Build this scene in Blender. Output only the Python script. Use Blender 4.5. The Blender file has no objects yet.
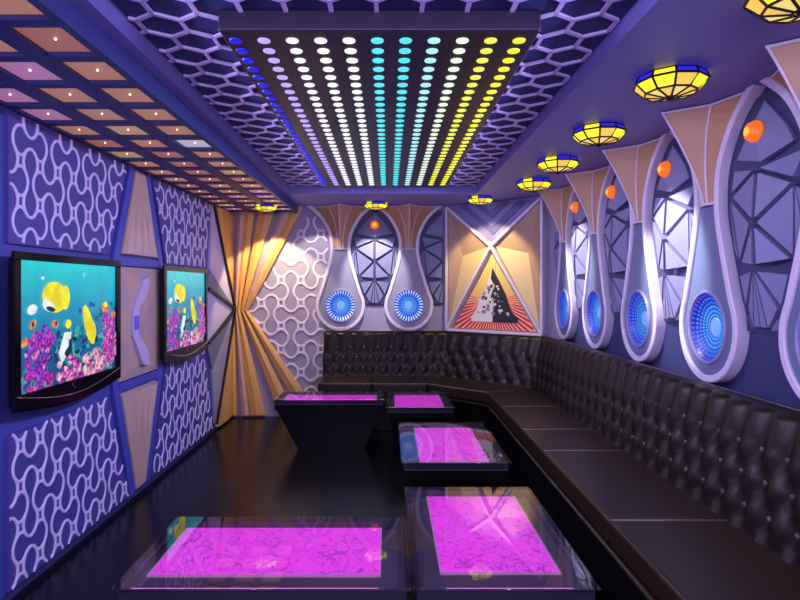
import bpy, bmesh, math, random
from math import sin, cos, pi, radians, sqrt
from mathutils import Vector
random.seed(7)
sc = bpy.context.scene
COL = sc.collection

# ------------------------------------------------------------------ camera, world, exposure
EYE = 1.69
cd = bpy.data.cameras.new('camera')
cd.lens = 25.2; cd.sensor_width = 36.0; cd.sensor_fit = 'HORIZONTAL'
cd.shift_x = 0.015; cd.shift_y = -0.01625; cd.clip_start = 0.05
cam = bpy.data.objects.new('camera', cd); COL.objects.link(cam)
cam.location = (0, 0, EYE); cam.rotation_euler = (radians(90), 0, 0)
sc.camera = cam
sc.view_settings.view_transform = 'Standard'; sc.view_settings.look = 'None'
sc.view_settings.gamma = 1.0; sc.view_settings.exposure = 0.0
sc.view_settings.use_curve_mapping = False

w = bpy.data.worlds.new('room_glow'); sc.world = w; w.use_nodes = True
w.node_tree.nodes['Background'].inputs[0].default_value = (0.66, 0.56, 1.0, 1)
w.node_tree.nodes['Background'].inputs[1].default_value = 0.75

def area_light(name, loc, rot, size, size_y, color, power, spread=180):
    l = bpy.data.lights.new(name, 'AREA'); l.shape = 'RECTANGLE'; l.size = size; l.size_y = size_y
    l.color = color; l.energy = power; l.spread = radians(spread)
    o = bpy.data.objects.new(name, l); COL.objects.link(o); o.location = loc; o.rotation_euler = rot
    return o
def spot_light(name, loc, target, color, power, angle, blend=0.15, size=0.03):
    l = bpy.data.lights.new(name, 'SPOT'); l.color = color; l.energy = power
    l.spot_size = radians(angle); l.spot_blend = blend; l.shadow_soft_size = size
    o = bpy.data.objects.new(name, l); COL.objects.link(o); o.location = loc
    o.rotation_euler = (Vector(target) - Vector(loc)).to_track_quat('-Z', 'Y').to_euler()
    return o
def Z(r): return EYE + r
# added violet fill from the open end of the room (behind the viewer), shining down the room
area_light('violet_entrance_light', (0, -0.9, 2.2), (radians(80), 0, 0), 3.6, 1.2, (0.70, 0.60, 1.0), 90)
# added blue fill strips either side of the ceiling recess, shining down and across
area_light('blue_cove_light', (-1.06, 3.6, Z(1.045)), (0, radians(-58), 0), 0.05, 5.0, (0.62, 0.55, 1.0), 46, 118)
area_light('blue_cove_light', (0.95, 3.6, Z(1.045)), (0, radians(58), 0), 0.05, 5.0, (0.56, 0.50, 1.0), 48, 118)
# warm downlights that graze the end wall and the niches
spot_light('warm_spot', (-1.42, 6.80, Z(0.80)), (-1.50, 7.35, Z(-0.55)), (1.0, 0.78, 0.40), 66, 96, 0.2)
spot_light('warm_spot', (-0.95, 6.80, Z(0.86)), (-0.88, 7.36, Z(-0.1)), (1.0, 0.88, 0.80), 18, 84, 0.35)
spot_light('warm_spot', (-0.17, 6.45, Z(0.98)), (-0.17, 7.36, Z(0.12)), (1.0, 0.92, 0.86), 120, 46, 0.4)
spot_light('warm_spot', (0.98, 6.42, Z(0.86)), (1.30, 6.95, Z(0.10)), (1.0, 0.80, 0.36), 44, 88, 0.35)
spot_light('white_spot', (1.05, 3.77, Z(1.0)), (2.0, 3.77, Z(0.12)), (1.0, 0.95, 0.95), 200, 44, 0.5)
spot_light('white_spot', (1.05, 5.60, Z(1.0)), (2.0, 5.60, Z(0.12)), (1.0, 0.95, 0.95), 160, 44, 0.5)

# ------------------------------------------------------------------ materials
def mat(name, col, rough=0.5, metal=0.0, emit=None, es=0.0, var=0.0, scale=6.0, coat=0.0, bump=0.0, bscale=40.0, spec=0.5):
    m = bpy.data.materials.new(name); m.use_nodes = True
    nt = m.node_tree; b = nt.nodes['Principled BSDF']
    b.inputs['Base Color'].default_value = (*col, 1); b.inputs['Roughness'].default_value = rough
    b.inputs['Metallic'].default_value = metal
    b.inputs['Coat Weight'].default_value = coat; b.inputs['Coat Roughness'].default_value = 0.1
    b.inputs['Specular IOR Level'].default_value = spec
    if emit:
        b.inputs['Emission Color'].default_value = (*emit, 1); b.inputs['Emission Strength'].default_value = es
    tc = nt.nodes.new('ShaderNodeTexCoord')
    if var:
        n = nt.nodes.new('ShaderNodeTexNoise'); n.inputs['Scale'].default_value = scale; n.inputs['Detail'].default_value = 4
        nt.links.new(tc.outputs['Object'], n.inputs['Vector'])
        mx = nt.nodes.new('ShaderNodeMix'); mx.data_type = 'RGBA'
        mx.inputs[6].default_value = (*[c*(1-var) for c in col], 1)
        mx.inputs[7].default_value = (*[min(1, c*(1+var)) for c in col], 1)
        nt.links.new(n.outputs['Fac'], mx.inputs[0]); nt.links.new(mx.outputs[2], b.inputs['Base Color'])
    if bump:
        n2 = nt.nodes.new('ShaderNodeTexNoise'); n2.inputs['Scale'].default_value = bscale
        nt.links.new(tc.outputs['Object'], n2.inputs['Vector'])
        bp = nt.nodes.new('ShaderNodeBump'); bp.inputs['Strength'].default_value = bump; bp.inputs['Distance'].default_value = 0.01
        nt.links.new(n2.outputs['Fac'], bp.inputs['Height']); nt.links.new(bp.outputs['Normal'], b.inputs['Normal'])
    return m
def emis(name, col, s): return mat(name, tuple(c*0.3 for c in col), 0.4, emit=col, es=s)

M = {}
M['floor'] = mat('black_polished_floor', (0.006, 0.005, 0.006), 0.24, var=0.3, scale=2, spec=0.24)
M['navy'] = mat('navy_paint', (0.032, 0.042, 0.135), 0.55, var=0.08)
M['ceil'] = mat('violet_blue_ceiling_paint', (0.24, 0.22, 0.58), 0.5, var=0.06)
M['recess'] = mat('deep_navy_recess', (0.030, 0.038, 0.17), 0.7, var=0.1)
M['blue'] = mat('blue_wall_paint', (0.060, 0.075, 0.36), 0.5, var=0.08)
M['pan'] = mat('violet_pattern_board', (0.068, 0.068, 0.30), 0.5, var=0.08)
M['lat'] = mat('pale_lilac_lattice', (0.74, 0.68, 0.95), 0.4)
M['hex'] = mat('lilac_hexagon_lattice', (0.74, 0.60, 0.98), 0.4)
M['beam'] = mat('blue_coffer_beams', (0.035, 0.045, 0.20), 0.45, var=0.1)
M['backw'] = mat('lilac_grey_wall', (0.36, 0.32, 0.46), 0.6, var=0.05)
M['backlat'] = mat('white_lilac_lattice', (0.82, 0.74, 0.86), 0.4)
M['tan'] = mat('tan_board', (0.50, 0.27, 0.13), 0.5, var=0.08, scale=3)
M['tan2'] = mat('pinkish_tan_board', (0.58, 0.35, 0.22), 0.5, var=0.06, scale=3)
M['rosy'] = mat('rosy_tan_board', (0.60, 0.42, 0.34), 0.5, var=0.06, scale=3)
M['mauve'] = mat('mauve_facet_board', (0.52, 0.37, 0.38), 0.5, var=0.06, scale=3)
M['lilac'] = mat('pale_lilac_facet', (0.60, 0.52, 0.74), 0.45)
M['gold'] = mat('golden_tan_slat', (0.78, 0.43, 0.12), 0.45, var=0.08, scale=3)
M['gold2'] = mat('pinkish_slat', (0.62, 0.42, 0.36), 0.45, var=0.08, scale=3)
M['greyf'] = mat('grey_lilac_facet', (0.40, 0.38, 0.50), 0.45)
M['greyd'] = mat('slate_facet', (0.16, 0.18, 0.27), 0.45)
M['black'] = mat('black_edge_strip', (0.008, 0.008, 0.012), 0.4)
M['slate'] = mat('slate_blue_panel', (0.15, 0.19, 0.33), 0.4, var=0.06)
M['greyp'] = mat('grey_lilac_panel', (0.27, 0.26, 0.37), 0.4, var=0.06)
M['rim'] = mat('white_lilac_rim', (0.74, 0.66, 0.82), 0.35)
M['facet'] = mat('lilac_niche_facet', (0.23, 0.23, 0.42), 0.45)
M['ring'] = mat('slate_lilac_ring', (0.34, 0.30, 0.50), 0.35)
M['niche'] = mat('dark_niche_backing', (0.035, 0.04, 0.13), 0.5)
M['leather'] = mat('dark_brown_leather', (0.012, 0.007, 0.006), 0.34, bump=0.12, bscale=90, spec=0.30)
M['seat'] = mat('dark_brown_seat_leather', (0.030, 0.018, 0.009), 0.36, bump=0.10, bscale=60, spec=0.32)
M['button'] = mat('glossy_button', (0.12, 0.10, 0.09), 0.25, metal=0.3)
M['lacquer'] = mat('black_lacquer', (0.004, 0.004, 0.006), 0.28, spec=0.18)
M['tv'] = mat('glossy_black_plastic', (0.003, 0.003, 0.006), 0.15, spec=0.25)
M['chrome'] = mat('silver_trim', (0.7, 0.7, 0.75), 0.2, metal=1.0)
M['dotbox'] = mat('dark_purple_panel', (0.024, 0.015, 0.040), 0.4)
M['came'] = mat('dark_bronze_came', (0.02, 0.014, 0.012), 0.4, metal=0.5)
M['orange'] = emis('orange_glass', (0.85, 0.15, 0.01), 1.0)
M['orange2'] = emis('bright_amber_glass', (1.0, 0.42, 0.03), 1.3)
M['yel'] = emis('yellow_glass', (1.0, 0.84, 0.03), 1.25)
M['amber'] = emis('amber_glass', (1.0, 0.66, 0.10), 0.85)
M['pale'] = emis('pale_yellow_glass', (1.0, 0.78, 0.22), 0.85)
M['bluegl'] = emis('blue_glass', (0.03, 0.02, 0.85), 0.8)
M['bulb'] = emis('tiny_bulb', (1.0, 0.75, 0.5), 2.2)
M['led'] = emis('pink_led_edge', (0.95, 0.25, 0.85), 1.0)  # glow colour for the LED reflection along the front glass edge

def magenta():
    m = bpy.data.materials.new('magenta_light_panel'); m.use_nodes = True; nt = m.node_tree
    b = nt.nodes['Principled BSDF']; b.inputs['Base Color'].default_value = (0.3, 0.02, 0.3, 1); b.inputs['Roughness'].default_value = 0.3
    tc = nt.nodes.new('ShaderNodeTexCoord')
    facs = []
    for sc_, k in ((6.0, 4.0), (12.0, 3.0)):
        n = nt.nodes.new('ShaderNodeTexNoise'); n.inputs['Scale'].default_value = sc_; n.inputs['Detail'].default_value = 0.5
        n.inputs['Distortion'].default_value = 1.4
        nt.links.new(tc.outputs['Object'], n.inputs['Vector'])
        a = nt.nodes.new('ShaderNodeMath'); a.operation = 'MULTIPLY'; a.inputs[1].default_value = k; nt.links.new(n.outputs['Fac'], a.inputs[0])
        f = nt.nodes.new('ShaderNodeMath'); f.operation = 'FRACT'; nt.links.new(a.outputs[0], f.inputs[0])
        s = nt.nodes.new('ShaderNodeMath'); s.operation = 'SUBTRACT'; s.inputs[1].default_value = 0.5; nt.links.new(f.outputs[0], s.inputs[0])
        ab = nt.nodes.new('ShaderNodeMath'); ab.operation = 'ABSOLUTE'; nt.links.new(s.outputs[0], ab.inputs[0])
        lt = nt.nodes.new('ShaderNodeMath'); lt.operation = 'LESS_THAN'; lt.inputs[1].default_value = 0.05; nt.links.new(ab.outputs[0], lt.inputs[0])
        facs.append(lt)
    mx = nt.nodes.new('ShaderNodeMath'); mx.operation = 'MAXIMUM'
    nt.links.new(facs[0].outputs[0], mx.inputs[0]); nt.links.new(facs[1].outputs[0], mx.inputs[1])
    c = nt.nodes.new('ShaderNodeMix'); c.data_type = 'RGBA'
    c.inputs[6].default_value = (0.87, 0.050, 0.80, 1); c.inputs[7].default_value = (0.36, 0.02, 0.42, 1)
    nt.links.new(mx.outputs[0], c.inputs[0]); nt.links.new(c.outputs[2], b.inputs['Emission Color'])
    b.inputs['Emission Strength'].default_value = 1.0
    return m
M['magenta'] = magenta()
M['deck'] = mat('smoky_deck', (0.060, 0.050, 0.065), 0.35)  # greyer than the black body, imitating the ceiling reflected in the glass
M['piping'] = mat('satin_leather_piping', (0.20, 0.15, 0.12), 0.28, spec=0.6)  # backrest piping, and the imitated highlights along the seat seams

def thin_glass():
    m = bpy.data.materials.new('clear_table_glass'); m.use_nodes = True; nt = m.node_tree
    nt.nodes.remove(nt.nodes['Principled BSDF']); out = nt.nodes['Material Output']
    t = nt.nodes.new('ShaderNodeBsdfTransparent'); t.inputs[0].default_value = (0.93, 0.93, 0.95, 1)
    g = nt.nodes.new('ShaderNodeBsdfGlossy'); g.inputs['Roughness'].default_value = 0.02
    f = nt.nodes.new('ShaderNodeFresnel'); f.inputs['IOR'].default_value = 2.1
    mx = nt.nodes.new('ShaderNodeMixShader')
    ge = nt.nodes.new('ShaderNodeNewGeometry'); iv = nt.nodes.new('ShaderNodeMath'); iv.operation = 'SUBTRACT'; iv.inputs[0].default_value = 1.0
    nt.links.new(ge.outputs['Backfacing'], iv.inputs[1]); mu = nt.nodes.new('ShaderNodeMath'); mu.operation = 'MULTIPLY'
    nt.links.new(f.outputs[0], mu.inputs[0]); nt.links.new(iv.outputs[0], mu.inputs[1])
    nt.links.new(mu.outputs[0], mx.inputs[0]); nt.links.new(t.outputs[0], mx.inputs[1]); nt.links.new(g.outputs[0], mx.inputs[2])
    nt.links.new(mx.outputs[0], out.inputs[0])
    return m
M['glass'] = thin_glass()

def coral(name, c1, c2, s):
    m = bpy.data.materials.new(name); m.use_nodes = True; nt = m.node_tree; b = nt.nodes['Principled BSDF']
    b.inputs['Base Color'].default_value = (0.01, 0.01, 0.01, 1); b.inputs['Roughness'].default_value = 0.25
    tc = nt.nodes.new('ShaderNodeTexCoord'); n = nt.nodes.new('ShaderNodeTexNoise'); n.inputs['Scale'].default_value = s; n.inputs['Detail'].default_value = 3
    nt.links.new(tc.outputs['Object'], n.inputs['Vector'])
    r = nt.nodes.new('ShaderNodeValToRGB'); r.color_ramp.elements[0].position = 0.40; r.color_ramp.elements[1].position = 0.62
    r.color_ramp.elements[0].color = (*c1, 1); r.color_ramp.elements[1].color = (*c2, 1)
    nt.links.new(n.outputs['Fac'], r.inputs[0]); nt.links.new(r.outputs[0], b.inputs['Emission Color']); b.inputs['Emission Strength'].default_value = 1.0
    return m

# ------------------------------------------------------------------ mesh helpers
class Frame:
    def __init__(s, o, U, V, N): s.o, s.U, s.V, s.N = Vector(o), Vector(U).normalized(), Vector(V), Vector(N).normalized()
    def p(s, u, v, n=0.0): return s.o + s.U*u + s.V*v + s.N*n
    def at(s, u): return Frame(s.o + s.U*u, s.U, s.V, s.N)
WX_L, WX_R, WY = -2.055, 1.965, 7.32
LEFT = Frame((WX_L, 0, EYE), (0,1,0), (0,0,1), (1,0,0))
RIGHT = Frame((WX_R, 0, EYE), (0,1,0), (0,0,1), (-1,0,0))
BACK = Frame((0, WY, EYE), (1,0,0), (0,0,1), (0,-1,0))
P0, P1 = Vector((0.77, 7.32, 0)), Vector((1.965, 6.36, 0))
DU = (P1-P0).normalized(); DN = Vector((DU.y, -DU.x, 0));
if DN.y > 0: DN = -DN
DIAG = Frame((P0.x, P0.y, EYE), DU, (0,0,1), DN)
DOWN = Frame((0, 0, 0), (1,0,0), (0,1,0), (0,0,1))   # plan view: u=x v=y n=z

class MB:
    def __init__(s): s.v=[]; s.f=[]; s.m=[]
    def add(s, vs, fs, mi=0):
        b=len(s.v); s.v += [tuple(x) for x in vs]; s.f += [tuple(b+i for i in f) for f in fs]; s.m += [mi]*len(fs); return s
    def prism(s, fr, poly, n0, n1, mi=0):
        k=len(poly); tops = n1 if isinstance(n1,(list,tuple)) else [n1]*k
        vs=[fr.p(u,v,n0) for u,v in poly]+[fr.p(u,v,t) for (u,v),t in zip(poly,tops)]
        fs=[tuple(range(k)), tuple(range(k,2*k))]+[(i,(i+1)%k,k+(i+1)%k,k+i) for i in range(k)]
        return s.add(vs,fs,mi)
    def box(s, fr, u0,u1,v0,v1,n0,n1, mi=0): return s.prism(fr,[(u0,v0),(u1,v0),(u1,v1),(u0,v1)],n0,n1,mi)
    def taper(s, fr, poly0, n0, poly1, n1, mi=0):
        k=len(poly0); vs=[fr.p(u,v,n0) for u,v in poly0]+[fr.p(u,v,n1) for u,v in poly1]
        fs=[tuple(range(k)), tuple(range(k,2*k))]+[(i,(i+1)%k,k+(i+1)%k,k+i) for i in range(k)]
        return s.add(vs,fs,mi)
    def ribbon(s, fr, pts, w, n0, n1, closed=False, mi=0, side=0.0, bev=0.0):
        k=len(pts)
        if k<2: return s
        rows=[]
        for i,(x,y) in enumerate(pts):
            a=pts[(i-1)%k] if (closed or i>0) else pts[i]; b=pts[(i+1)%k] if (closed or i<k-1) else pts[i]
            dx,dy=b[0]-a[0],b[1]-a[1]; L=sqrt(dx*dx+dy*dy) or 1; nx,ny=-dy/L,dx/L
            a0=(side-0.5)*w; a1=(side+0.5)*w
            ns = n0[i] if isinstance(n0,list) else n0; ne = n1[i] if isinstance(n1,list) else n1
            rows.append([fr.p(x+nx*a0,y+ny*a0,ns),fr.p(x+nx*a0,y+ny*a0,ne-bev),fr.p(x+nx*(a0+bev),y+ny*(a0+bev),ne),
                         fr.p(x+nx*(a1-bev),y+ny*(a1-bev),ne),fr.p(x+nx*a1,y+ny*a1,ne-bev),fr.p(x+nx*a1,y+ny*a1,ns)])
        vs=[p for r in rows for p in r]; fs=[]
        for i in range(k if closed else k-1):
            j=(i+1)%k
            for q in range(6): fs.append((i*6+q, i*6+(q+1)%6, j*6+(q+1)%6, j*6+q))
        if not closed: fs += [tuple(range(6)), tuple((k-1)*6+q for q in range(6))]
        return s.add(vs,fs,mi)
    def tube(s, pts, r, seg=8, mi=0, closed=False):
        pts=[Vector(p) for p in pts]; k=len(pts); rr = r if isinstance(r,list) else [r]*k
        vs=[]; fs=[]
        for i,p in enumerate(pts):
            a=pts[(i-1)%k] if closed or i>0 else pts[i]; b=pts[(i+1)%k] if closed or i<k-1 else pts[i]
            t=(b-a).normalized(); up=Vector((0,0,1)) if abs(t.z)<0.9 else Vector((1,0,0))
            x=t.cross(up).normalized(); y=t.cross(x)
            for q in range(seg): vs.append(p+(x*cos(2*pi*q/seg)+y*sin(2*pi*q/seg))*rr[i])
        for i in range(k if closed else k-1):
            j=(i+1)%k
            for q in range(seg): fs.append((i*seg+q,i*seg+(q+1)%seg,j*seg+(q+1)%seg,j*seg+q))
        if not closed: fs += [tuple(range(seg)), tuple((k-1)*seg+q for q in range(seg))]
        return s.add(vs,fs,mi)
    def lathe(s, fr, prof, seg=32, mi=0, cap0=False, cap1=False, sx=1.0):
        vs=[]; fs=[]
        for (r,n) in prof:
            for q in range(seg): vs.append(fr.p(r*cos(2*pi*q/seg)*sx, r*sin(2*pi*q/seg), n))
        for i in range(len(prof)-1):
            for q in range(seg): fs.append((i*seg+q,i*seg+(q+1)%seg,(i+1)*seg+(q+1)%seg,(i+1)*seg+q))
        if cap0: fs.append(tuple(range(seg)))
        if cap1: fs.append(tuple((len(prof)-1)*seg+q for q in range(seg)))
        return s.add(vs,fs,mi)
    def build(s, name, mats, parent=None, origin=None, smooth=False, bevel=0.0, fix=True):
        if not isinstance(mats,(list,tuple)): mats=[mats]
        if parent is not None: og = parent_world(parent)
        else:
            if origin is None:
                xs=[p[0] for p in s.v]; ys=[p[1] for p in s.v]; zs=[p[2] for p in s.v]
                og=Vector(((min(xs)+max(xs))/2,(min(ys)+max(ys))/2,min(zs)))
            else: og=Vector(origin)
        me=bpy.data.meshes.new(name); me.from_pydata([Vector(p)-og for p in s.v],[],s.f)
        for m in mats: me.materials.append(m)
        for p,mi in zip(me.polygons,s.m): p.material_index=mi
        if fix:
            bm=bmesh.new(); bm.from_mesh(me); bmesh.ops.recalc_face_normals(bm,faces=bm.faces); bm.to_mesh(me); bm.free()
        if smooth:
            for p in me.polygons: p.use_smooth=True
        me.update(); o=bpy.data.objects.new(name,me); COL.objects.link(o)
        if parent is not None: o.parent=parent
        else: o.location=og
        if bevel:
            b=o.modifiers.new('edge_rounding','BEVEL'); b.width=bevel; b.segments=3; b.limit_method='ANGLE'; b.angle_limit=radians(40)
        return o
def parent_world(o):
    l=Vector((0,0,0))
    while o is not None: l+=o.location; o=o.parent
    return l
def tag(o,label,cat,group=None,kind=None):
    o['label']=label; o['category']=cat
    if group: o['group']=group
    if kind: o['kind']=kind
    return o
def thing(name,label,cat,loc,group=None):
    o=bpy.data.objects.new(name,None); o.empty_display_size=0.1; COL.objects.link(o); o.location=loc; return tag(o,label,cat,group)
def struct(o): o['kind']='structure'; return o
def copy_tree(o,parent=None):
    c=o.copy(); COL.objects.link(c); c.parent=parent
    for ch in [x for x in bpy.data.objects if x.parent==o]: copy_tree(ch,c)
    return c
def inside(p,poly):
    x,y=p; r=False; j=len(poly)-1
    for i in range(len(poly)):
        xi,yi=poly[i]; xj,yj=poly[j]
        if (yi>y)!=(yj>y) and x<(xj-xi)*(y-yi)/(yj-yi)+xi: r=not r
        j=i
    return r
def catmull(P,n=6):
    out=[]
    for i in range(len(P)-1):
        p0=P[max(0,i-1)];p1=P[i];p2=P[i+1];p3=P[min(len(P)-1,i+2)]
        for k in range(n):
            t=k/n
            out.append(tuple(0.5*((2*p1[d])+(-p0[d]+p2[d])*t+(2*p0[d]-5*p1[d]+4*p2[d]-p3[d])*t*t+(-p0[d]+3*p1[d]-3*p2[d]+p3[d])*t**3) for d in range(2)))
    out.append(P[-1]); return out

# ------------------------------------------------------------------ room shell
FLOOR = 0.0; Y0 = -1.0; CEIL=1.05
struct(MB().box(DOWN,-2.25,2.25,Y0,7.6,-0.1,0.0).build('floor',M['floor']))
struct(MB().box(LEFT,Y0,7.38,-EYE,1.30,-0.15,0).build('wall_left',M['blue']))
struct(MB().box(RIGHT,Y0,6.36,-EYE,1.30,-0.15,0).build('wall_right',M['navy']))
struct(MB().box(BACK,-2.055,0.77,-EYE,1.30,-0.15,0).build('wall_back',M['backw']))
struct(MB().prism(DOWN,[(P0.x,P0.y),(P1.x,P1.y),(P1.x+.15,P1.y),(P1.x+.15,7.53),(P0.x,7.53)],0,Z(1.30)).build('wall_corner',M['backw']))
# ceiling: lower border around a raised recess, coffer field on the left
c=MB()
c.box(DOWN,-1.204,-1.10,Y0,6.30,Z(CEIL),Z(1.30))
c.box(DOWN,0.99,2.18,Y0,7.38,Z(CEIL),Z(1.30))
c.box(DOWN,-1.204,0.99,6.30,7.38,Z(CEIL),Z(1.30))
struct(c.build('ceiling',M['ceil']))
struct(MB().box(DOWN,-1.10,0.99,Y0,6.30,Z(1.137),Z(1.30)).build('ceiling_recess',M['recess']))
struct(MB().box(DOWN,-1.204,-1.165,Y0,7.32,Z(0.955),Z(1.05)).build('trim_1',M['beam']))
struct(MB().box(LEFT,Y0,7.38,-EYE,-EYE+0.035,0,0.012).build('baseboard_left',M['navy']))

# ------------------------------------------------------------------ coffered ceiling (left)
cof=thing('coffered_ceiling','blue grid of ceiling coffers with glowing tan tiles above the television wall','ceiling coffers',(-1.64,3.5,Z(0.96)))
cx=[-1.318,-1.624,-1.930]; rows=[1.58+0.32*i for i in range(18)]
g=MB(); zb,zt=Z(0.966),Z(0.993)
xs=[-2.055,-2.015,-1.775,-1.72,-1.48,-1.42,-1.18+0.0,-1.20]
for a,b in ((-2.055,-2.038),(-1.822,-1.732),(-1.516,-1.426),(-1.210,-1.2041)):
    g.box(DOWN,a,b,Y0,7.38,zb,zt)
yb=[r-0.16 for r in rows]+[rows[-1]+0.16]
for y in yb:
    if y+0.04<7.38: g.box(DOWN,-2.055,-1.2041,y-0.030,y+0.030,zb+0.002,zt)
g.box(DOWN,-2.055,-1.2041,Y0,7.31,zt,zt+0.03)
g.build('beam_grid',M['beam'],cof)
tilem=[mat('tan_tile',(0.45,0.24,0.16),0.35,emit=(0.9,0.40,0.24),es=0.32),mat('rust_tile',(0.42,0.18,0.12),0.35,emit=(0.9,0.32,0.20),es=0.27),
       mat('mauve_tile',(0.45,0.30,0.45),0.35,emit=(0.75,0.30,0.50),es=0.38),mat('pale_tile',(0.55,0.50,0.55),0.35,emit=(0.8,0.75,0.85),es=0.45),
       mat('olive_tile',(0.45,0.33,0.18),0.35,emit=(0.9,0.55,0.28),es=0.34)]  # low even emission stands in for bulb light falling on the tiles
tm={};bm_=None
for i,y in enumerate(rows):
    if y>7.2: continue
    for j,x in enumerate(cx):
        k=random.choice([0,0,1,1,4,1,0,2])
        if (i,j) in ((7,0),): k=3
        if (i,j) in ((3,1),(4,2),(5,2)): k=2
        if (i,j)==(6,1): k=4
        t=tm.get((k))
        me=None
        if k not in tm:
            mb=MB().box(DOWN,-0.108,0.108,-0.126,0.126,-0.006,0.0)
            o=mb.build('light_tile',tilem[k],origin=(0,0,0)); tm[k]=o.data
            o.parent=cof
        else:
            o=bpy.data.objects.new('light_tile',tm[k]); COL.objects.link(o); o.parent=cof
        o.location=Vector((x,y,Z(0.992)))-cof.location
        if bm_ is None:
            b=MB().lathe(DOWN,[(0.005,-0.006),(0.006,-0.010),(0.003,-0.014)],8,cap1=True).build('bulb',M['bulb'],origin=(0,0,0)); bm_=b.data
        else: b=bpy.data.objects.new('bulb',bm_); COL.objects.link(b)
        b.parent=o

# ------------------------------------------------------------------ hexagon lattice in the recess
H=MB(); W=0.185; pit=0.160; zc=1.11
def seg(a,b,wd=0.018):
    H.ribbon(DOWN,[a,b],wd,Z(zc+.013),Z(zc+0.026),bev=0.003)
x0,y0=-0.047,2.37    # centre of a hexagon edge foot
sl=W/sqrt(3)*0.98
def keep(p):
    x,y=p
    if not(-1.096<x<0.986 and -0.5<y<6.27): return False
    if -0.70<x<0.635 and 2.30<y<5.88: return False
    return True
def clipseg(a,b):
    n=10; pts=[(a[0]+(b[0]-a[0])*i/n,a[1]+(b[1]-a[1])*i/n) for i in range(n+1)]
    run=[p for p in pts if keep(p)]
    if len(run)>=3: seg(run[0],run[-1])
for r in range(-18,26):
    yc=y0-0.11+r*pit     # centre of vertical edge row
    off=(W/2 if r%2 else 0)
    for k in range(-8,8):
        x=x0+k*W+off
        lo,hi=(x,yc-sl/2+0.003),(x,yc+sl/2-0.003)
        clipseg(lo,hi)
        dy=pit-sl
        clipseg(hi,(x+W/2,yc+sl/2+dy)); clipseg(hi,(x-W/2,yc+sl/2+dy))
hx=H.build('hexagon_lattice',M['hex'],bevel=0)
tag(hx,'lilac honeycomb lattice across the ceiling recess around the dotted light panel','ceiling lattice')

# ------------------------------------------------------------------ dotted light panel
dp=thing('dotted_light_panel','dark ceiling panel with eleven rows of coloured light dots from blue to yellow','light panel',(-0.03,4.1,Z(1.05)))
MB().box(DOWN,-0.695,0.625,2.29,5.90,Z(1.05),Z(1.136)).build('panel_box',M['dotbox'],dp,bevel=0.006)
cols=[(0.01,0.01,0.75,.9),(0.55,0.40,0.95,.95),(0.95,0.92,1.0,1.1),(1,1,1,1.1),(0.95,0.97,1,1.1),(0.10,0.80,0.85,1.0),(0.10,0.78,0.82,1.0),(0.42,0.88,0.88,1.0),(0.80,0.92,0.72,1.05),(0.88,0.86,0.10,1.05),(0.90,0.87,0.03,1.05)]
dm=[emis('dot_light_%s'%n,c[:3],c[3]) for n,c in zip(['blue','lilac','white','bright_white','soft_white','cyan','aqua','pale_aqua','pale_green','lemon','yellow'],cols)]
dmesh=[]
far=MB()
for j in range(11):
    X=-0.649+0.1207*j
    for i in range(33):
        Y=2.385+0.1045*i
        if i<9:
            if i==0:
                o=MB().lathe(DOWN,[(0.0275,0.0),(0.0265,-0.004),(0.019,-0.007)],20,cap1=True).build('dot_light',dm[j],origin=(0,0,0)); o.parent=dp; dmesh.append(o.data)
            else:
                o=bpy.data.objects.new('dot_light',dmesh[j]); COL.objects.link(o); o.parent=dp
            o.location=Vector((X,Y,Z(1.05)))-dp.location
        else:
            fr=Frame((X,Y,Z(1.05)),(1,0,0),(0,1,0),(0,0,1)); far.lathe(fr,[(0.0275,0.0),(0.0265,-0.004),(0.019,-0.007)],12,mi=j,cap1=True)
o=far.build('dot_light_field',dm,dp); o['kind']='stuff'; o['label']='rows of smaller looking light dots running to the far end'

# ------------------------------------------------------------------ wall lattice (arcs)
def truchet(mb,fr,c,rp,u0,v0,nu,nv,poly,wd,n0,n1,excl=None,flip=0):
    a=c/2; b=rp/2; R=1/sqrt(2)
    for i in range(-2*nu,2*nu+1):
        for j in range(-2*nv,2*nv+1):
            if (i+j)%2==0: continue
            if i%2==0:   # H lobe (j odd): partner right or left
                k=((i//2)+((j-1)//2)+flip)%2; op=0 if k==0 else 180
            else:        # V lobe (i odd, j even): partner up or down
                # gap (i,j+1) is a V neck when H lobe left of it does not open to it
                k=(((i-1)//2)+((j+1-1)//2)+flip)%2; op=-90 if k==0 else 90
            pts=[]
            for q in range(0,33):
                th=radians(op+45+270*q/32); rr_=R+0.018*cos(2*th)**2; pts.append((u0+(i+rr_*cos(th))*a, v0+(j+rr_*sin(th))*b))
            run=[]
            for p in pts+[None]:
                if p is not None and inside(p,poly) and not(excl and inside(p,excl)): run.append(p)
                else:
                    if len(run)>7: mb.ribbon(fr,run,wd,n0,n1+(.0012 if i%2 else 0),bev=min(0.003,(n1-n0)*.4))
                    run=[]
PZ=-0.28
def board(poly,name,label):
    t=thing(name,label,'wall panel',LEFT.p(sum(p[0] for p in poly)/len(poly),min(p[1] for p in poly),0.0),'patterned panels of the television wall')
    MB().prism(LEFT,poly,0.0,0.022).build('panel_board',M['pan'],t)
    mb=MB()
    cu=sum(p[0] for p in poly)/len(poly); ins=[(cu+(u-cu)*0.992,v) for u,v in poly]
    truchet(mb,LEFT,0.174,0.2255,3.094,0.0241,21,8,ins,0.0175,0.022,0.029,flip=1)
    mb.build('curved_lattice',M['lat'],t); return t
UT,UB,LT,LB=0.945,0.235,-0.80,-1.635
MT,MBm=0.155,-0.72
board([(3.0,UB-.0),(4.07,UB),(4.37,UT),(3.0,UT)],'patterned_wall_panel','blue panel with curvy pale lattice above the nearer television')
board([(3.0,LT),(4.07,LT),(4.40,LB),(3.0,LB)],'patterned_wall_panel','blue panel with curvy pale lattice below the nearer television')
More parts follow.
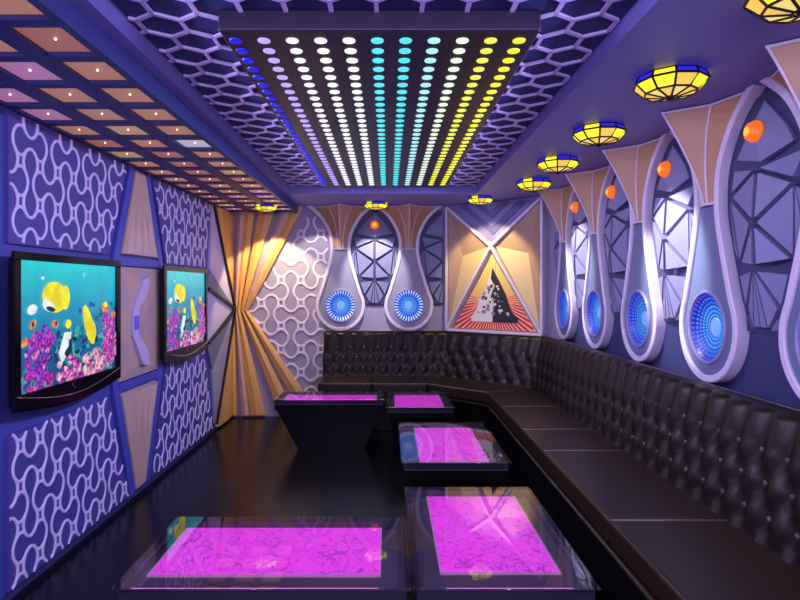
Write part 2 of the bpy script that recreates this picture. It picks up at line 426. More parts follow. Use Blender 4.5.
board([(4.84,UT),(6.43,UT),(6.20,UB-.02),(5.13,UB-.02)],'patterned_wall_panel','blue panel with curvy pale lattice above the farther television')
board([(5.13,LT+.10),(6.19,LT+.10),(6.50,LB),(4.82,LB)],'patterned_wall_panel','blue panel with curvy pale lattice below the farther television')
# strips of the same pattern visible between and beside the televisions
# ------------------------------------------------------------------ tan hourglass divider
hg=thing('hourglass_wall_feature','tan faceted hourglass panel between the two televisions','wall panel',LEFT.p(4.58,-1.64,0))
cY=4.59
def fluted(top,zt_,zb_,wt,wb,name,lab):
    mb=MB()
    mb.taper(LEFT,[(cY-wt,zt_),(cY+wt,zt_),(cY+wb,zb_),(cY-wb,zb_)],0.0,[(cY-wt*.92,zt_-.012*(1 if zt_>zb_ else -1)),(cY+wt*.92,zt_-.012*(1 if zt_>zb_ else -1)),(cY+wb*.97,zb_+.012*(1 if zt_>zb_ else -1)),(cY-wb*.97,zb_+.012*(1 if zt_>zb_ else -1))],0.035)
    o=mb.build('tapered_panel',M['rosy'],hg); o['label']=lab
    # narrow pleat ridges
    rb=MB()
    for k,f in enumerate((-0.62,-0.22,0.2,0.6)):
        ub=cY+f*wb; ut=cY+f*(wb*.55+wt*.45)
        zz=zb_+(zt_-zb_)*(0.52+0.06*(k%2)); sg=1 if zt_>zb_ else -1
        base=[(ub-.045,zb_+.012*sg),(ub+.045,zb_+.012*sg),(ut,zz)]
        vs=[LEFT.p(*base[0],.035),LEFT.p(*base[1],.035),LEFT.p(ut,zz,.036),LEFT.p(ub,zb_+.012*sg,.075)]
        rb.add(vs,[(0,1,2),(0,1,3),(1,2,3),(2,0,3)])
    rb.build('pleat_ridges',M['rosy'],o)
fluted(1,UT,UB+.01,0.085,0.335,'upper','tan tapered panel, narrow at the top')
fluted(0,LB,LT-.02,0.085,0.335,'lower','tan tapered panel, narrow at the bottom')
mb=MB()
hexp=[(cY-.37,MT),(cY+.37,MT),(cY+.47,PZ),(cY+.37,MBm),(cY-.37,MBm),(cY-.47,PZ)]
mb.prism(LEFT,hexp,0,0.02,0)
A=lambda u,v:(cY+u,v)
K={'tl':(-.37,MT),'tr':(.37,MT),'r':(.47,PZ),'br':(.37,MBm),'bl':(-.37,MBm),'l':(-.47,PZ),'ct':(.02,MT-.10),'cb':(.02,MBm+.10),'c':(-.02,PZ),'rt':(.25,PZ+.20),'rb':(.25,PZ-.20),'lt':(-.22,PZ+.18),'lb':(-.22,PZ-.18)}
Hh={'ct':.035,'cb':.035,'c':.055,'rt':.03,'rb':.03,'lt':.045,'lb':.045}
def fac(names,mi):
    mb.prism(LEFT,[A(*K[n]) for n in names],0.0,[Hh.get(n,.022) for n in names],mi)
fac(['tl','tr','ct'],1); fac(['tr','rt','ct'],0); fac(['tr','r','rt'],1); fac(['r','rb','rt'],0)
fac(['r','br','rb'],1); fac(['br','cb','rb'],0); fac(['br','bl','cb'],1); fac(['bl','lb','cb'],0); fac(['bl','l','lb'],1)
fac(['l','lt','lb'],0); fac(['l','tl','lt'],1); fac(['tl','ct','lt'],0); fac(['ct','c','lt'],1); fac(['lt','c','lb'],0); fac(['lb','c','cb'],1)
fac(['ct','rt','c'],0); fac(['rt','rb','c'],1); fac(['rb','cb','c'],0)
o=mb.build('faceted_hexagon',[M['rosy'],M['mauve']],hg)
mb=MB()
for sg,e in ((1,MT),(-1,MBm)):
    mb.prism(LEFT,[(cY+.09,e-sg*.07),(cY-.03,e-sg*.09),(cY-.22,PZ+sg*.10),(cY-.12,PZ+sg*.10),(cY+.05,e-sg*.20)],.035,.068)
mb.prism(LEFT,[(cY-.22,PZ+.10),(cY-.12,PZ+.10),(cY-.12,PZ-.10),(cY-.22,PZ-.10)],.035,.068)
o=mb.build('chevron_boomerang',M['lilac'],hg); o['label']='pale lilac boomerang shaped ornament'
o=MB().box(LEFT,cY-.205,cY-.135,PZ-.055,PZ+.055,.068,.080).build('control_pad',mat('blue_pad',(0.10,0.10,0.55),0.3,emit=(0.1,0.1,0.8),es=0.25),hg,bevel=.004); o['label']='small blue wall pad'
# blue frame bands around the hourglass
b=thing('blue_frame_bands','raised royal blue bands edging the hourglass panel','wall trim',LEFT.p(4.58,-1.64,0))
fr=MB()
for s in (-1,1):
    fr.ribbon(LEFT,[(cY+s*.135,UT),(cY+s*.40,UB),(cY+s*.53,PZ),(cY+s*.40,LT),(cY+s*.135,LB)],.085,0.0,.03,bev=.004)
fr.box(LEFT,cY-.36,cY+.36,MT+.01,UB-.005,0,.028); fr.box(LEFT,cY-.36,cY+.36,LT+.005,MBm-.01,0,.028)
fr.build('frame_band',mat('royal_blue_band',(0.07,0.085,0.45),0.45),b)

# ------------------------------------------------------------------ faceted star at the far end of the left wall
st=thing('faceted_star_panel','grey and lilac triangular facets with black edges beside the farther television','wall panel',LEFT.p(6.8,-1.6,0))
PT=(7.13,-.28)
def star(polys,mat_,name):
    m=MB()
    for p,h in polys: m.prism(LEFT,p,0.0,h)
    return m.build(name,mat_,st)
star([([(6.50,.95),(6.36,.20),PT],[.02,.03,.10]),([(6.30,-.03),(6.30,-.62),PT],[.02,.02,.10])],M['lilac'],'pale_facet')
star([([(6.36,.19),(6.30,-.01),PT],[.03,.02,.10]),([(6.30,-.64),(6.46,-.95),PT],[.02,.03,.10])],M['greyd'],'slate_facet')
star([([(6.46,-.96),(6.58,-1.60),PT],[.03,.02,.10])],M['greyf'],'grey_facet')
m=MB()
for a,bb in (((6.50,.95),PT),((6.30,-.02),PT),((6.30,-.63),PT),((6.60,-1.62),PT)):
    m.ribbon(LEFT,[a,bb],.035,[.03,.10],[.05,.125])
m.build('black_edging',M['black'],st)

# ------------------------------------------------------------------ golden slat fan
fan=thing('golden_slat_fan','golden wooden slats fanning up and down from a pinched waist in the corner','wall feature',(-1.75,7.35,0))
def slat(fr,p,h,mt,nm='fan_slat'):
    # ridge-topped slat: quad p (tl,tr,br,bl) raised in the middle
    tl,tr,br,bl=p
    m=MB(); mtp=((tl[0]+tr[0])/2,(tl[1]+tr[1])/2); mbp=((bl[0]+br[0])/2,(bl[1]+br[1])/2)
    vs=[fr.p(*tl,0),fr.p(*tr,0),fr.p(*br,0),fr.p(*bl,0),fr.p(*tl,h*.7),fr.p(*mtp,h),fr.p(*tr,h*.7),fr.p(*br,h*.7),fr.p(*mbp,h),fr.p(*bl,h*.7)]
    m.add(vs,[(0,1,2,3),(4,5,8,9),(5,6,7,8),(0,4,9,3),(1,2,7,6),(0,1,6,5,4),(3,9,8,7,2)])
    return m.build(nm,mt,fan)
WZ=-.31
slat(LEFT,[(6.62,.95),(7.33,.95),(7.33,WZ),(7.15,WZ)],.06,M['gold'])
slat(LEFT,[(7.15,WZ),(7.33,WZ),(7.30,-1.66),(6.66,-1.66)],.06,M['gold'])
# end wall slats, upward   (u at top .. u at waist)
tops=[(-1.94,-1.86,'gold2'),(-1.86,-1.72,'gold'),(-1.66,-1.46,'gold'),(-1.36,-1.24,'gold2'),(-1.24,-1.10,'gold')]
waist=[(-1.99,-1.955),(-1.955,-1.92),(-1.915,-1.885),(-1.88,-1.85),(-1.85,-1.82)]
for (a,b_,mm),(c_,d) in zip(tops,waist):
    slat(BACK,[(a,1.045),(b_,1.045),(d,WZ),(c_,WZ)],.075,M[mm])
bots=[(-2.03,-1.97,'gold'),(-1.90,-1.80,'gold2'),(-1.79,-1.60,'gold'),(-1.40,-1.20,'gold'),(-1.11,-.90,'gold')]
for (a,b_,mm),(c_,d) in zip(bots,[(-2.03,-1.99),(-1.985,-1.96),(-1.96,-1.915),(-1.905,-1.87),(-1.865,-1.82)]):
    slat(BACK,[(c_,WZ),(d,WZ),(b_,-1.66),(a,-1.66)],.075,M[mm])
# ------------------------------------------------------------------ end wall curved lattice
bl=thing('curved_lattice_screen','white curvy lattice on the pale end wall between the gold fan and the sofa','wall lattice',BACK.p(-1.2,-1.4,0))
mb=MB()
poly=[(-1.00,1.0),(-1.86,WZ+.02),(-.98,-1.60),(-.70,-1.60),(-.70,-.6),(-.70,1.0)]
mod_ex=[(-1.02,1.05),(-.93,.9),(-.83,.75),(-.78,.5),(-.80,.2),(-.9,-.02),(-.96,-.2),(-.93,-.42),(-.83,-.57),(-.60,-.6),(-.5,1.05)]
truchet(mb,BACK,0.2595,0.3015,-1.137,0.0915,8,8,poly,0.028,0.0,0.012,excl=mod_ex,flip=1)
mb.build('lattice_curves',M['backlat'],bl)

# ------------------------------------------------------------------ teardrop speaker modules
CR=.328
def prof_pts():
    P=[(CR*cos(radians(a)),-.24+CR*sin(radians(a))) for a in range(-90,31,6)]
    Q=catmull([(.284,-.076),(.240,.06),(.185,.24),(.145,.40),(.136,.52),(.152,.66),(.198,.78),(.272,.90),(.355,.98),(.440,1.045)],6)
    return P[:-1]+Q
PR=prof_pts()
def wz(z):
    for (a,b) in zip(PR,PR[1:]):
        if a[1]<=z<=b[1]: return a[0]+(b[0]-a[0])*(z-a[1])/max(1e-6,b[1]-a[1])
    return PR[-1][0] if z>0 else 0.0
DISCN={}
blue_l=[emis('disc_cell_deep',(0.06,0.10,0.95),1.0),emis('disc_cell_blue',(0.04,0.22,1.0),1.1),emis('disc_cell_azure',(0.04,0.42,1.0),1.2),emis('disc_core',(0.16,0.34,0.85),0.9)]
edge_cell=emis('disc_cell_pale',(0.42,0.52,1.0),1.2)
bowlm=mat('violet_bowl',(0.03,0.03,0.26),0.35,emit=(0.03,0.04,0.55),es=0.16)
PROT=.072
def sxz(sx,z): t=max(0,min(1,(z-.60)/.42)); return sx+(1-sx)*t*t*(3-2*t)
def module(fr,label,group,sx=1.0,face='slate'):
    t=thing('teardrop_speaker_panel',label,'wall panel',fr.p(0,-.57,0),group)
    ND=.056
    # body: lower part with a round opening, upper part as strips
    m=MB(); ang=[2*pi*q/72 for q in range(72)]; outer=[];inner=[]
    r0=.203
    for a in ang:
        r=r0
        while True:
            x,z=r*cos(a),-.24+r*sin(a)
            if z>.02 or abs(x)>wz(max(z,-.5679))-.02 or z<-.55: break
            r+=.002
        outer.append((x*sx,z)); inner.append((r0*cos(a)*sx,-.24+r0*sin(a)))
    vs=[fr.p(*p,ND) for p in outer]+[fr.p(*p,ND) for p in inner]
    m.add(vs,[(i,(i+1)%72,72+(i+1)%72,72+i) for i in range(72)])
    zs=[.02+(1.045-.02)*k/24 for k in range(25)]
    L=[(-(wz(z)-.02)*sxz(sx,z),z) for z in zs]; R_=[((wz(z)-.02)*sxz(sx,z),z) for z in zs]
    vs=[fr.p(*p,ND) for p in L]+[fr.p(*p,ND) for p in R_]
    m.add(vs,[(i,i+1,26+i,25+i) for i in range(24)])
    m.build('slate_panel' if face=='slate' else 'grey_panel',M[face],t)
    # rim
    path=[(x*sxz(sx,z),z) for x,z in PR]; full=[(-x,z) for x,z in reversed(path)][:-1]+path
    MB().ribbon(fr,full,.042,0.0,PROT,side=.5,bev=.006).build('white_rim',M['rim'],t)
    # funnel
    f=MB(); n=12; rowsv=[]
    for k in range(n+1):
        tt=k/n; z=.49+(1.045-.49)*tt; Wd=wz(z)*sxz(sx,z)-.044
        rowsv.append([(-Wd,z,PROT-.02),(-.40*Wd,z,PROT+.0+.05*tt),(0,z,PROT+.005+.25*tt**1.35),(.40*Wd,z,PROT+.05*tt),(Wd,z,PROT-.02)])
    vs=[fr.p(*q) for r in rowsv for q in r]+[fr.p(-r[4][0],r[4][1],0.10) for r in (rowsv[0],rowsv[-1])]
    for j,mm in ((0,0),(1,1),(2,1),(3,0)):
        pass
    fs0=[];fs1=[]
    for k in range(n):
        for j in range(4):
            (fs0 if j in(0,3) else fs1).append((k*5+j,k*5+j+1,(k+1)*5+j+1,(k+1)*5+j))
    V=[fr.p(*q) for r in rowsv for q in r]
    f.add(V,fs0,0); f.add(V,fs1,1)
    f.add([fr.p(*q) for q in rowsv[-1]],[(0,1,2,3,4)],0); f.add([fr.p(*q) for q in rowsv[0]],[(0,1,2,3,4)],0)
    fo=f.build('tan_funnel',[M['tan'],M['tan2']],t,fix=False)
    tr=MB()
    for j in (1,2,3): tr.tube([fr.p(r[j][0],r[j][1],r[j][2]+.003) for r in rowsv],.006,6)
    tr.tube([fr.p(q[0],q[1],q[2]+.004) for q in rowsv[0]],.009,6)
    tr.tube([fr.p(q[0],q[1]-.008,q[2]+.002) for q in rowsv[-1]],.007,6)
    tr.build('lilac_edge_strip',M['rim'],fo)
    # glowing disc
    dfr=Frame(fr.p(0,-.24,0),fr.U,fr.V,fr.N)
    d=MB().lathe(dfr,[(.219,ND-.003),(.219,ND+.010),(.215,ND+.016),(.206,ND+.016),(.202,ND+.010),(.2025,ND-.004)],48,sx=sx*.96).build('disc_ring',M['ring'],t,smooth=False)
    bp=[(.203,ND),(.186,ND-.020),(.147,ND-.037),(.103,ND-.046),(.055,ND-.050)]
    bw=MB().lathe(dfr,bp,48,sx=sx*.96,cap1=True).build('light_bowl',bowlm,t,smooth=True)
    cl=MB(); S=40 if face=='slate' else 30
    rr=[(.200,.188),(.179,.165),(.155,.140),(.130,.115),(.105,.089),(.080,.066)]
    if face!='slate': rr=[(.199,.152),(.1515,.150),(.1495,.120),(.112,.094),(.088,.066)]
    def bn(r):
        for (a,n1),(b_,n2) in zip(bp,bp[1:]):
            if b_<=r<=a: return n2+(n1-n2)*(r-b_)/(a-b_)
        return bp[-1][1]
    for ri,(ra,rb) in enumerate(rr):
        for q in range(S):
            a0=2*pi*(q+.25)/S; a1=2*pi*(q+.75)/S; o_=.004
            P=[(ra*cos(a0)*sx*.96,ra*sin(a0),bn(ra)+o_),(ra*cos(a1)*sx*.96,ra*sin(a1),bn(ra)+o_),(rb*cos(a1)*sx*.96,rb*sin(a1),bn(rb)+o_),(rb*cos(a0)*sx*.96,rb*sin(a0),bn(rb)+o_)]
            cl.add([dfr.p(*p) for p in P],[(0,1,2,3)],min(2,(ri+1)//2))
    cl.build('light_cells',(blue_l[:3] if face=='slate' else [edge_cell,blue_l[1],blue_l[2]]),bw,fix=False)
    MB().lathe(dfr,[(.060,ND-.0485),(.052,ND-.042),(.02,ND-.040)],32,sx=sx*.96,cap1=True).build('glowing_core',blue_l[3],bw)
    return t
# ------------------------------------------------------------------ niches between the modules
def niche(fr,half,label,group,sx=1.0,side=0,lamp=True):
    t=thing('faceted_arch_niche',label,'arch niche',fr.p(0,-.25,0),group)
    hw=lambda z:half-wz(z)*sxz(sx,z)
    zs=[-.24+(1.00+.24)*k/26 for k in range(27)]
    Lp=[(-max(hw(z)+.01,.0) if side<=0 else 0.0,z) for z in zs]; Rp=[(max(hw(z)+.01,.0) if side>=0 else 0.0,z) for z in zs]
    poly=Lp+list(reversed(Rp))
    m=MB(); V=[fr.p(u,v,.012) for u,v in Lp]+[fr.p(u,v,.012) for u,v in Rp]
    m.add(V,[(i,i+1,28+i,27+i) for i in range(26)])
    m.build('backing',M['niche'],t,fix=False)
    N={'T':(0,.61,.075),'R1':(.285,.665,.018),'R3':(.245,.50,.055),'R2':(.31,.44,.018),'C':(0,.33,.09),'R4':(.205,.125,.03),'R5':(.265,.18,.018),
       'D':(0,.095,.085),'R6':(.205,.075,.04),'R7':(.135,-.12,.04),'R8':(.10,-.235,.03),'B':(0,-.235,.05),'E':(.055,-.235,.05),'A':(0,.97,.03),'A1':(.175,.80,.03),'A2':(0,.655,.04),'S1':(.235,.695,.04)}
    tris=[('T','R1','R3'),('T','R3','C'),('R3','R2','R5'),('R3','R5','R4'),('R3','R4','C'),('C','R4','D'),('D','R6','R7'),('D','R7','E'),('D','E','B'),('R7','R8','E')]
    m=MB()
    def shrink(P,w_):
        cx_=sum(p[0] for p in P)/len(P); cz=sum(p[1] for p in P)/len(P); out=[]
        for p in P:
            dx,dz=cx_-p[0],cz-p[1]; L=sqrt(dx*dx+dz*dz); k=min(.45,w_/L); out.append((p[0]+dx*k,p[1]+dz*k,p[2]))
        return out
    for s in (-1,1):
        if side and s!=side: continue
        for tr in tris:
            P=shrink([N[q] for q in tr],.030)
            m.prism(fr,[(s*p[0]*1.03,p[1]) for p in P],.013,[p[2] for p in P])
        P=shrink([N['A'],N['A1'],N['A2']],.008); c_=(.0,.80,.09)
        P=[(.0,.96,.03),(.165,.80,.03),(.235,.70,.035),(.0,.645,.05)]
        Q=[(s*p[0]*sx,p[1]) for p in P]
        m.prism(fr,[Q[0],Q[1],(0,.80)],.013,[.03,.03,.085]); m.prism(fr,[Q[1],Q[2],(0,.80)],.013,[.03,.035,.085]); m.prism(fr,[Q[2],Q[3],(0,.80)],.013,[.035,.05,.085])
    m.build('facet_panels',M['facet'],t)
    if lamp:
        lf=Frame(fr.p(0,.80,.07),fr.U,fr.V,fr.N)
        o=MB().lathe(lf,[(.055,0),(.056,.018),(.045,.040),(.024,.052)],10,cap1=True).build('amber_lamp',M['orange'],t)
        o['label']='faceted orange glass lamp'
        MB().lathe(lf,[(.024,.0525),(.014,.058)],10,cap1=True).build('lamp_tip',M['orange2'],o)
    return t

places=[(2.42,'slate teardrop speaker panel nearest the camera, cut by the right edge of the photo'),
        (3.345,'largest fully visible slate teardrop speaker panel on the right wall, with blue disc'),
        (4.265,'slate teardrop speaker panel third from the right edge of the photo'),
        (5.17,'slate teardrop speaker panel second from the far corner on the right wall'),
        (6.075,'slate teardrop speaker panel at the far end of the right wall beside the triangle artwork')]
for y,lab in places: module(RIGHT.at(y),lab,'teardrop speaker panels of the right wall',.92)
niches=[(2.88,'dark blue faceted niche nearest the camera on the right wall'),(3.805,'white lit faceted niche behind the largest blue disc panel on the right wall'),
        (4.718,'blue faceted niche in the middle of the right wall between two white lit ones'),(5.623,'white lit faceted niche near the far end of the right wall')]
for y,lab in niches: niche(RIGHT.at(y),.4600,lab,'faceted niches of the right wall',.92)
niche(RIGHT.at(6.53),.4560,'sliver of faceted niche in the far right corner by the triangle artwork','faceted niches of the right wall',.92,side=-1,lamp=False)
SXB=.97
module(BACK.at(-.617),'grey teardrop speaker panel left of the niche on the end wall','teardrop speaker panels of the end wall',SXB,'greyp')
module(BACK.at(.270),'grey teardrop speaker panel right of the niche on the end wall','teardrop speaker panels of the end wall',SXB,'greyp')
niche(BACK.at(-.1735),.4435,'white lit faceted niche between the two end wall speaker panels','faceted niches of the end wall',SXB)
niche(BACK.at(.7135),.4435,'half faceted niche on the end wall beside the triangle artwork','faceted niches of the end wall',SXB,side=-1,lamp=False)

# ------------------------------------------------------------------ triangle artwork on the corner wall
art=thing('triangle_wall_artwork','cross framed corner panel with gold side triangles and a red and yellow triangular picture','wall art',DIAG.p(.65,-.56,0))
uL,uC,uR,zT,zB,zC=.05,.685,1.34,1.03,-.55,.50
f=MB()
for a,b_ in (((uL,zT),(uC,zC)),((uR,zT),(uC,zC)),((uL,zB),(uC,zC)),((uR,zB),(uC,zC)),((uL,zT),(uL,zB)),((uR,zT),(uR,zB)),((uL,zB),(uR,zB))):
    f.ribbon(DIAG,[a,b_],.034,.0,.105,bev=.006)
f.build('white_frame',M['rim'],art)
def pyr(pts,cen,mi_list,name,mats):
    m=MB(); k=len(pts)
    for i in range(k):
        a,b_=pts[i],pts[(i+1)%k]
        m.prism(DIAG,[a[:2],b_[:2],cen[:2]],.0,[a[2],b_[2],cen[2]],mi_list[i])
    return m.build(name,mats,art)
warm=mat('warm_yellow_board',(0.70,0.55,0.28),0.45); warm2=mat('tan_brown_board',(0.46,0.29,0.20),0.45)  # yellow copy paints warm light onto one facet of each tan triangle
pyr([(uL+.03,zT-.05,.08),(uC-.04,zC,.04),(uL+.03,zB+.06,.08)],(uL+.20,zC-.10,.01),[1,0,1],'gold_side_triangle',[warm,warm2])
pyr([(uR-.03,zT-.05,.08),(uC+.04,zC,.04),(uR-.03,zB+.06,.08)],(uR-.20,zC-.10,.01),[1,0,1],'gold_side_triangle',[warm,warm2])
ch=MB()
for k,h in enumerate((.02,.035,.05,.065,.08)):
    e=k*.115; a=.62-e
    top=zT-.0; base=zC+.04+e*.85
    if a>.08: ch.prism(DIAG,[(uC-a*.92,top),(uC,base),(uC+a*.92,top)],.0,h,k%2)
ch.build('nested_chevrons',[mat('violet_chevron',(0.22,0.19,0.50),0.45),mat('deep_violet_chevron',(0.10,0.09,0.30),0.45)],art)
# triangular picture: rays in colours that change from yellow top to red base, black and white mountain figure
pic=MB(); pc=(uC+.02,-.17); tri=[(uC,zC-.10),(uR-.085,zB+.03),(uL+.085,zB+.03)]
def edge_hit(a):
    dx,dz=cos(a),sin(a); best=9
    for i in range(3):
        (x1,z1),(x2,z2)=tri[i],tri[(i+1)%3]; ex,ez=x2-x1,z2-z1; den=dx*ez-dz*ex
        if abs(den)<1e-9: continue
        t=((x1-pc[0])*ez-(z1-pc[1])*ex)/den; s=((x1-pc[0])*dz-(z1-pc[1])*dx)/den
        if t>0 and -1e-6<=s<=1+1e-6: best=min(best,t)
    return best
cm=[emis('c%d'%i,(0,0,0),0) for i in range(0)]
pal=[mat('print_yellow',(0.92,0.62,0.03),.5),mat('print_orange',(0.90,0.20,0.04),.5),mat('print_red',(0.75,0.01,0.03),.5),mat('print_cream',(0.90,0.72,0.50),.5),mat('print_pink',(0.80,0.38,0.30),.5)]
ex=.0
NR=64
pic.prism(DIAG,tri,0,.050,3)
for q in range(NR):
    a0=2*pi*q/NR; a1=2*pi*(q+.64)/NR
    for (f0,f1) in ((.0,.36),(.36,.68),(.68,1.0)):
        P=[]
        for aa,ff in ((a0,f0),(a0,f1),(a1,f1),(a1,f0)):
            h_=edge_hit(aa)*ff*.995; P.append((pc[0]+h_*cos(aa),pc[1]+h_*sin(aa)))
        zz=sum(p[1] for p in P)/4; v=(zz-zB)/(zC-zB); dd=abs(sum(p[0] for p in P)/4-uC)
        val=v*1.5-dd*1.0
        mi=0 if val>.40 else (1 if val>.20 else 2)
        pic.add([DIAG.p(p[0],p[1],.052) for p in P],[(0,1,2,3)],mi)
pic.build('printed_picture',pal,art,fix=False)
fg=MB()
white=[(.0,.26),(-.05,.13),(-.09,.02),(-.15,-.06),(-.18,-.16),(-.25,-.25),(-.24,-.29),(.0,-.29)]
blk=[(.0,.26),(.05,.17),(.10,.08),(.15,-.01),(.18,-.10),(.22,-.19),(.29,-.25),(.27,-.29),(.0,-.29),(.02,-.1),(-.01,.0),(.03,.08),(-.02,.15)]
o0=(uC+.01,-.08)
fg.prism(DIAG,[(o0[0]+x*1.2,o0[1]+z*1.2) for x,z in white],.054,.058,0)
fg.prism(DIAG,[(o0[0]+x*1.2,o0[1]+z*1.2) for x,z in blk],.054,.060,1)
rnd=random.Random(3)
for _ in range(46):
    z=rnd.uniform(-.27,.10); lim=.05+(.16-z)*.42; x=rnd.uniform(-lim,lim); r=rnd.uniform(.008,.028)
    p=[(o0[0]+x+r*rnd.uniform(.5,1.3)*cos(2*pi*k/7),o0[1]+z+r*rnd.uniform(.5,1.2)*sin(2*pi*k/7)) for k in range(7)]
    fg.prism(DIAG,p,.056,.063+rnd.uniform(0,.002),(1 if rnd.random()<.8 else 2) if x<0 else (0 if rnd.random()<.45 else 2))
fg.build('black_and_white_figure',[mat('print_white',(0.85,0.82,0.84),.5),mat('print_black',(0.02,0.02,0.03),.5),mat('print_grey',(0.25,0.24,0.32),.5)],art)

# ------------------------------------------------------------------ stained glass ceiling lamps
def ceiling_lamp(x,y,z,R,label):
    fr=Frame((x,y,z),(1,0,0),(0,1,0),(0,0,-1)); t=thing('stained_glass_ceiling_lamp',label,'ceiling lamp',(x,y,z),'stained glass lamps on the ceiling')
    k=R/.172; rings=[(.156*k,.0),(.172*k,.034*k),(.122*k,.082*k),(.030*k,.102*k)]; S=10
    m=MB()
    for i in range(3):
        for q in range(S):
            a0,a1=2*pi*q/S,2*pi*(q+1)/S
            P=[fr.p(rings[i][0]*cos(a0),rings[i][0]*sin(a0),rings[i][1]),fr.p(rings[i][0]*cos(a1),rings[i][0]*sin(a1),rings[i][1]),
               fr.p(rings[i+1][0]*cos(a1),rings[i+1][0]*sin(a1),rings[i+1][1]),fr.p(rings[i+1][0]*cos(a0),rings[i+1][0]*sin(a0),rings[i+1][1])]
            mi={0:(3 if q%3 else 0),1:(1 if q%3==1 else 0),2:(2 if q%2 else 1)}[i]
            m.add(P,[(0,1,2,3)],mi)
    m.add([fr.p(rings[3][0]*cos(2*pi*q/S),rings[3][0]*sin(2*pi*q/S),rings[3][1]) for q in range(S)],[tuple(range(S))],2)
    m.build('glass_shade',[M['yel'],M['amber'],M['pale'],M['bluegl']],t)
    c_=MB()
    for i,(r,n) in enumerate(rings):
        c_.tube([fr.p(r*cos(2*pi*q/S),r*sin(2*pi*q/S),n) for q in range(S)],.0058*k,6,closed=True)
    for q in range(S):
        a=2*pi*q/S; c_.tube([fr.p(r*cos(a),r*sin(a),n) for r,n in rings],.0058*k,6)
    c_.build('lead_came',M['came'],t)
    MB().lathe(Frame(fr.p(0,0,rings[3][1]),fr.U,fr.V,fr.N),[(.022*k,0),(.016*k,.010),(.007*k,.016)],10,cap1=True).build('finial',M['came'],t)
    return t
for x,y,lab in ((1.43,1.93,'glass ceiling lamp nearest the camera, in the top right corner of the photo'),
                (1.412,2.80,'large yellow and blue glass ceiling lamp in front of the largest teardrop panel'),
                (1.40,3.72,'yellow and blue glass ceiling lamp, third from the camera along the right wall'),
                (1.40,4.62,'yellow and blue glass ceiling lamp, fourth from the camera along the right wall'),
                (1.44,5.53,'yellow and blue glass ceiling lamp, farthest of the row along the right wall')):
    ceiling_lamp(x,y,Z(CEIL),.172,lab)
ceiling_lamp(1.08,6.55,Z(CEIL),.15,'small glass ceiling lamp above the triangle artwork')
ceiling_lamp(-.15,6.98,Z(CEIL),.15,'small glass ceiling lamp above the end wall niche')
ceiling_lamp(-1.44,6.62,Z(.966),.135,'small glass ceiling lamp above the golden slat fan')

# ------------------------------------------------------------------ televisions
tv=thing('television','large black flat television showing a coral reef, nearer the camera on the left wall','television',LEFT.p(3.51,-.70,0),'televisions on the left wall')
TF=LEFT.at(2.925)
m=MB(); top=.19
chin=[(1.165*k/14,-.66-.055*sin(pi*k/14)) for k in range(15)]
m.prism(TF,[(.035,top-.03)]+[(.035+1.095*k/14,-.64-.045*sin(pi*k/14)) for k in range(15)]+[(1.13,top-.03)],.045,.085)
m.build('casing',M['tv'],tv,bevel=.008)
MB().box(TF,.35,.80,-.45,.02,0,.045).build('wall_bracket',M['black'],tv)
# bezel front with raised border
m=MB(); SU0,SU1,SV0,SV1=.055,1.11,-.575,.145
m.prism(TF,[(0,top),(1.165,top),(1.165,SV1),(0,SV1)],.085,.105); m.prism(TF,[(0,SV1),(SU0,SV1),(SU0,SV0),(0,SV0)],.085,.105)
m.prism(TF,[(SU1,SV1),(1.165,SV1),(1.165,SV0),(SU1,SV0)],.085,.105)
m.prism(TF,[(0,SV0)]+chin+[(1.165,SV0)],.085,.105)
bz=m.build('bezel',M['tv'],tv,bevel=.004)
MB().tube([TF.p(.03+1.105*k/20,-.585-.075*sin(pi*k/20),.108) for k in range(21)],.0035,6).build('chrome_arc',M['chrome'],bz)
lg=Frame(TF.p(.56,-.605,.106),TF.U,TF.V,TF.N)
m=MB(); m.ribbon(lg,[(.017*cos(radians(40+280*k/14)),.020*sin(radians(40+280*k/14))) for k in range(15)],.005,0,.002)
m.box(lg,-.02,.02,.036,.041,0,.002); m.build('maker_mark',M['chrome'],bz)
# screen picture
SW,SH=SU1-SU0,SV1-SV0
sf=Frame(TF.p(SU0,SV1,.088),TF.U,(0,0,-1),TF.N)   # v runs downward here
s=MB(); NB=12
for k in range(NB): s.add([sf.p(0,SH*k/NB),sf.p(SW,SH*k/NB),sf.p(SW,SH*(k+1)/NB),sf.p(0,SH*(k+1)/NB)],[(0,1,2,3)],k//2)
water=[(0.004,0.60,0.66),(0.003,0.44,0.58),(0.003,0.30,0.48),(0.003,0.19,0.38),(0.005,0.11,0.29),(0.01,0.06,0.20)]
pm=[coral('coral_magenta',(.10,.005,.22),(.80,.05,.46),45),coral('coral_pink',(.30,.02,.28),(.92,.30,.58),40),coral('coral_white',(.60,.20,.35),(.92,.68,.70),50),
    coral('coral_teal',(.0,.10,.18),(.05,.50,.42),30),coral('fish_yellow',(.75,.62,.0),(.95,.85,.02),12),coral('fish_white',(.6,.8,.8),(.9,.95,.95),10),
    coral('fish_orange',(.55,.12,.03),(.85,.40,.10),30),coral('fish_black',(.005,.02,.05),(.01,.03,.07),10),coral('coral_purple',(.05,.01,.25),(.45,.06,.70),60),coral('deep_water_blue',(.003,.05,.22),(.01,.16,.36),30)]
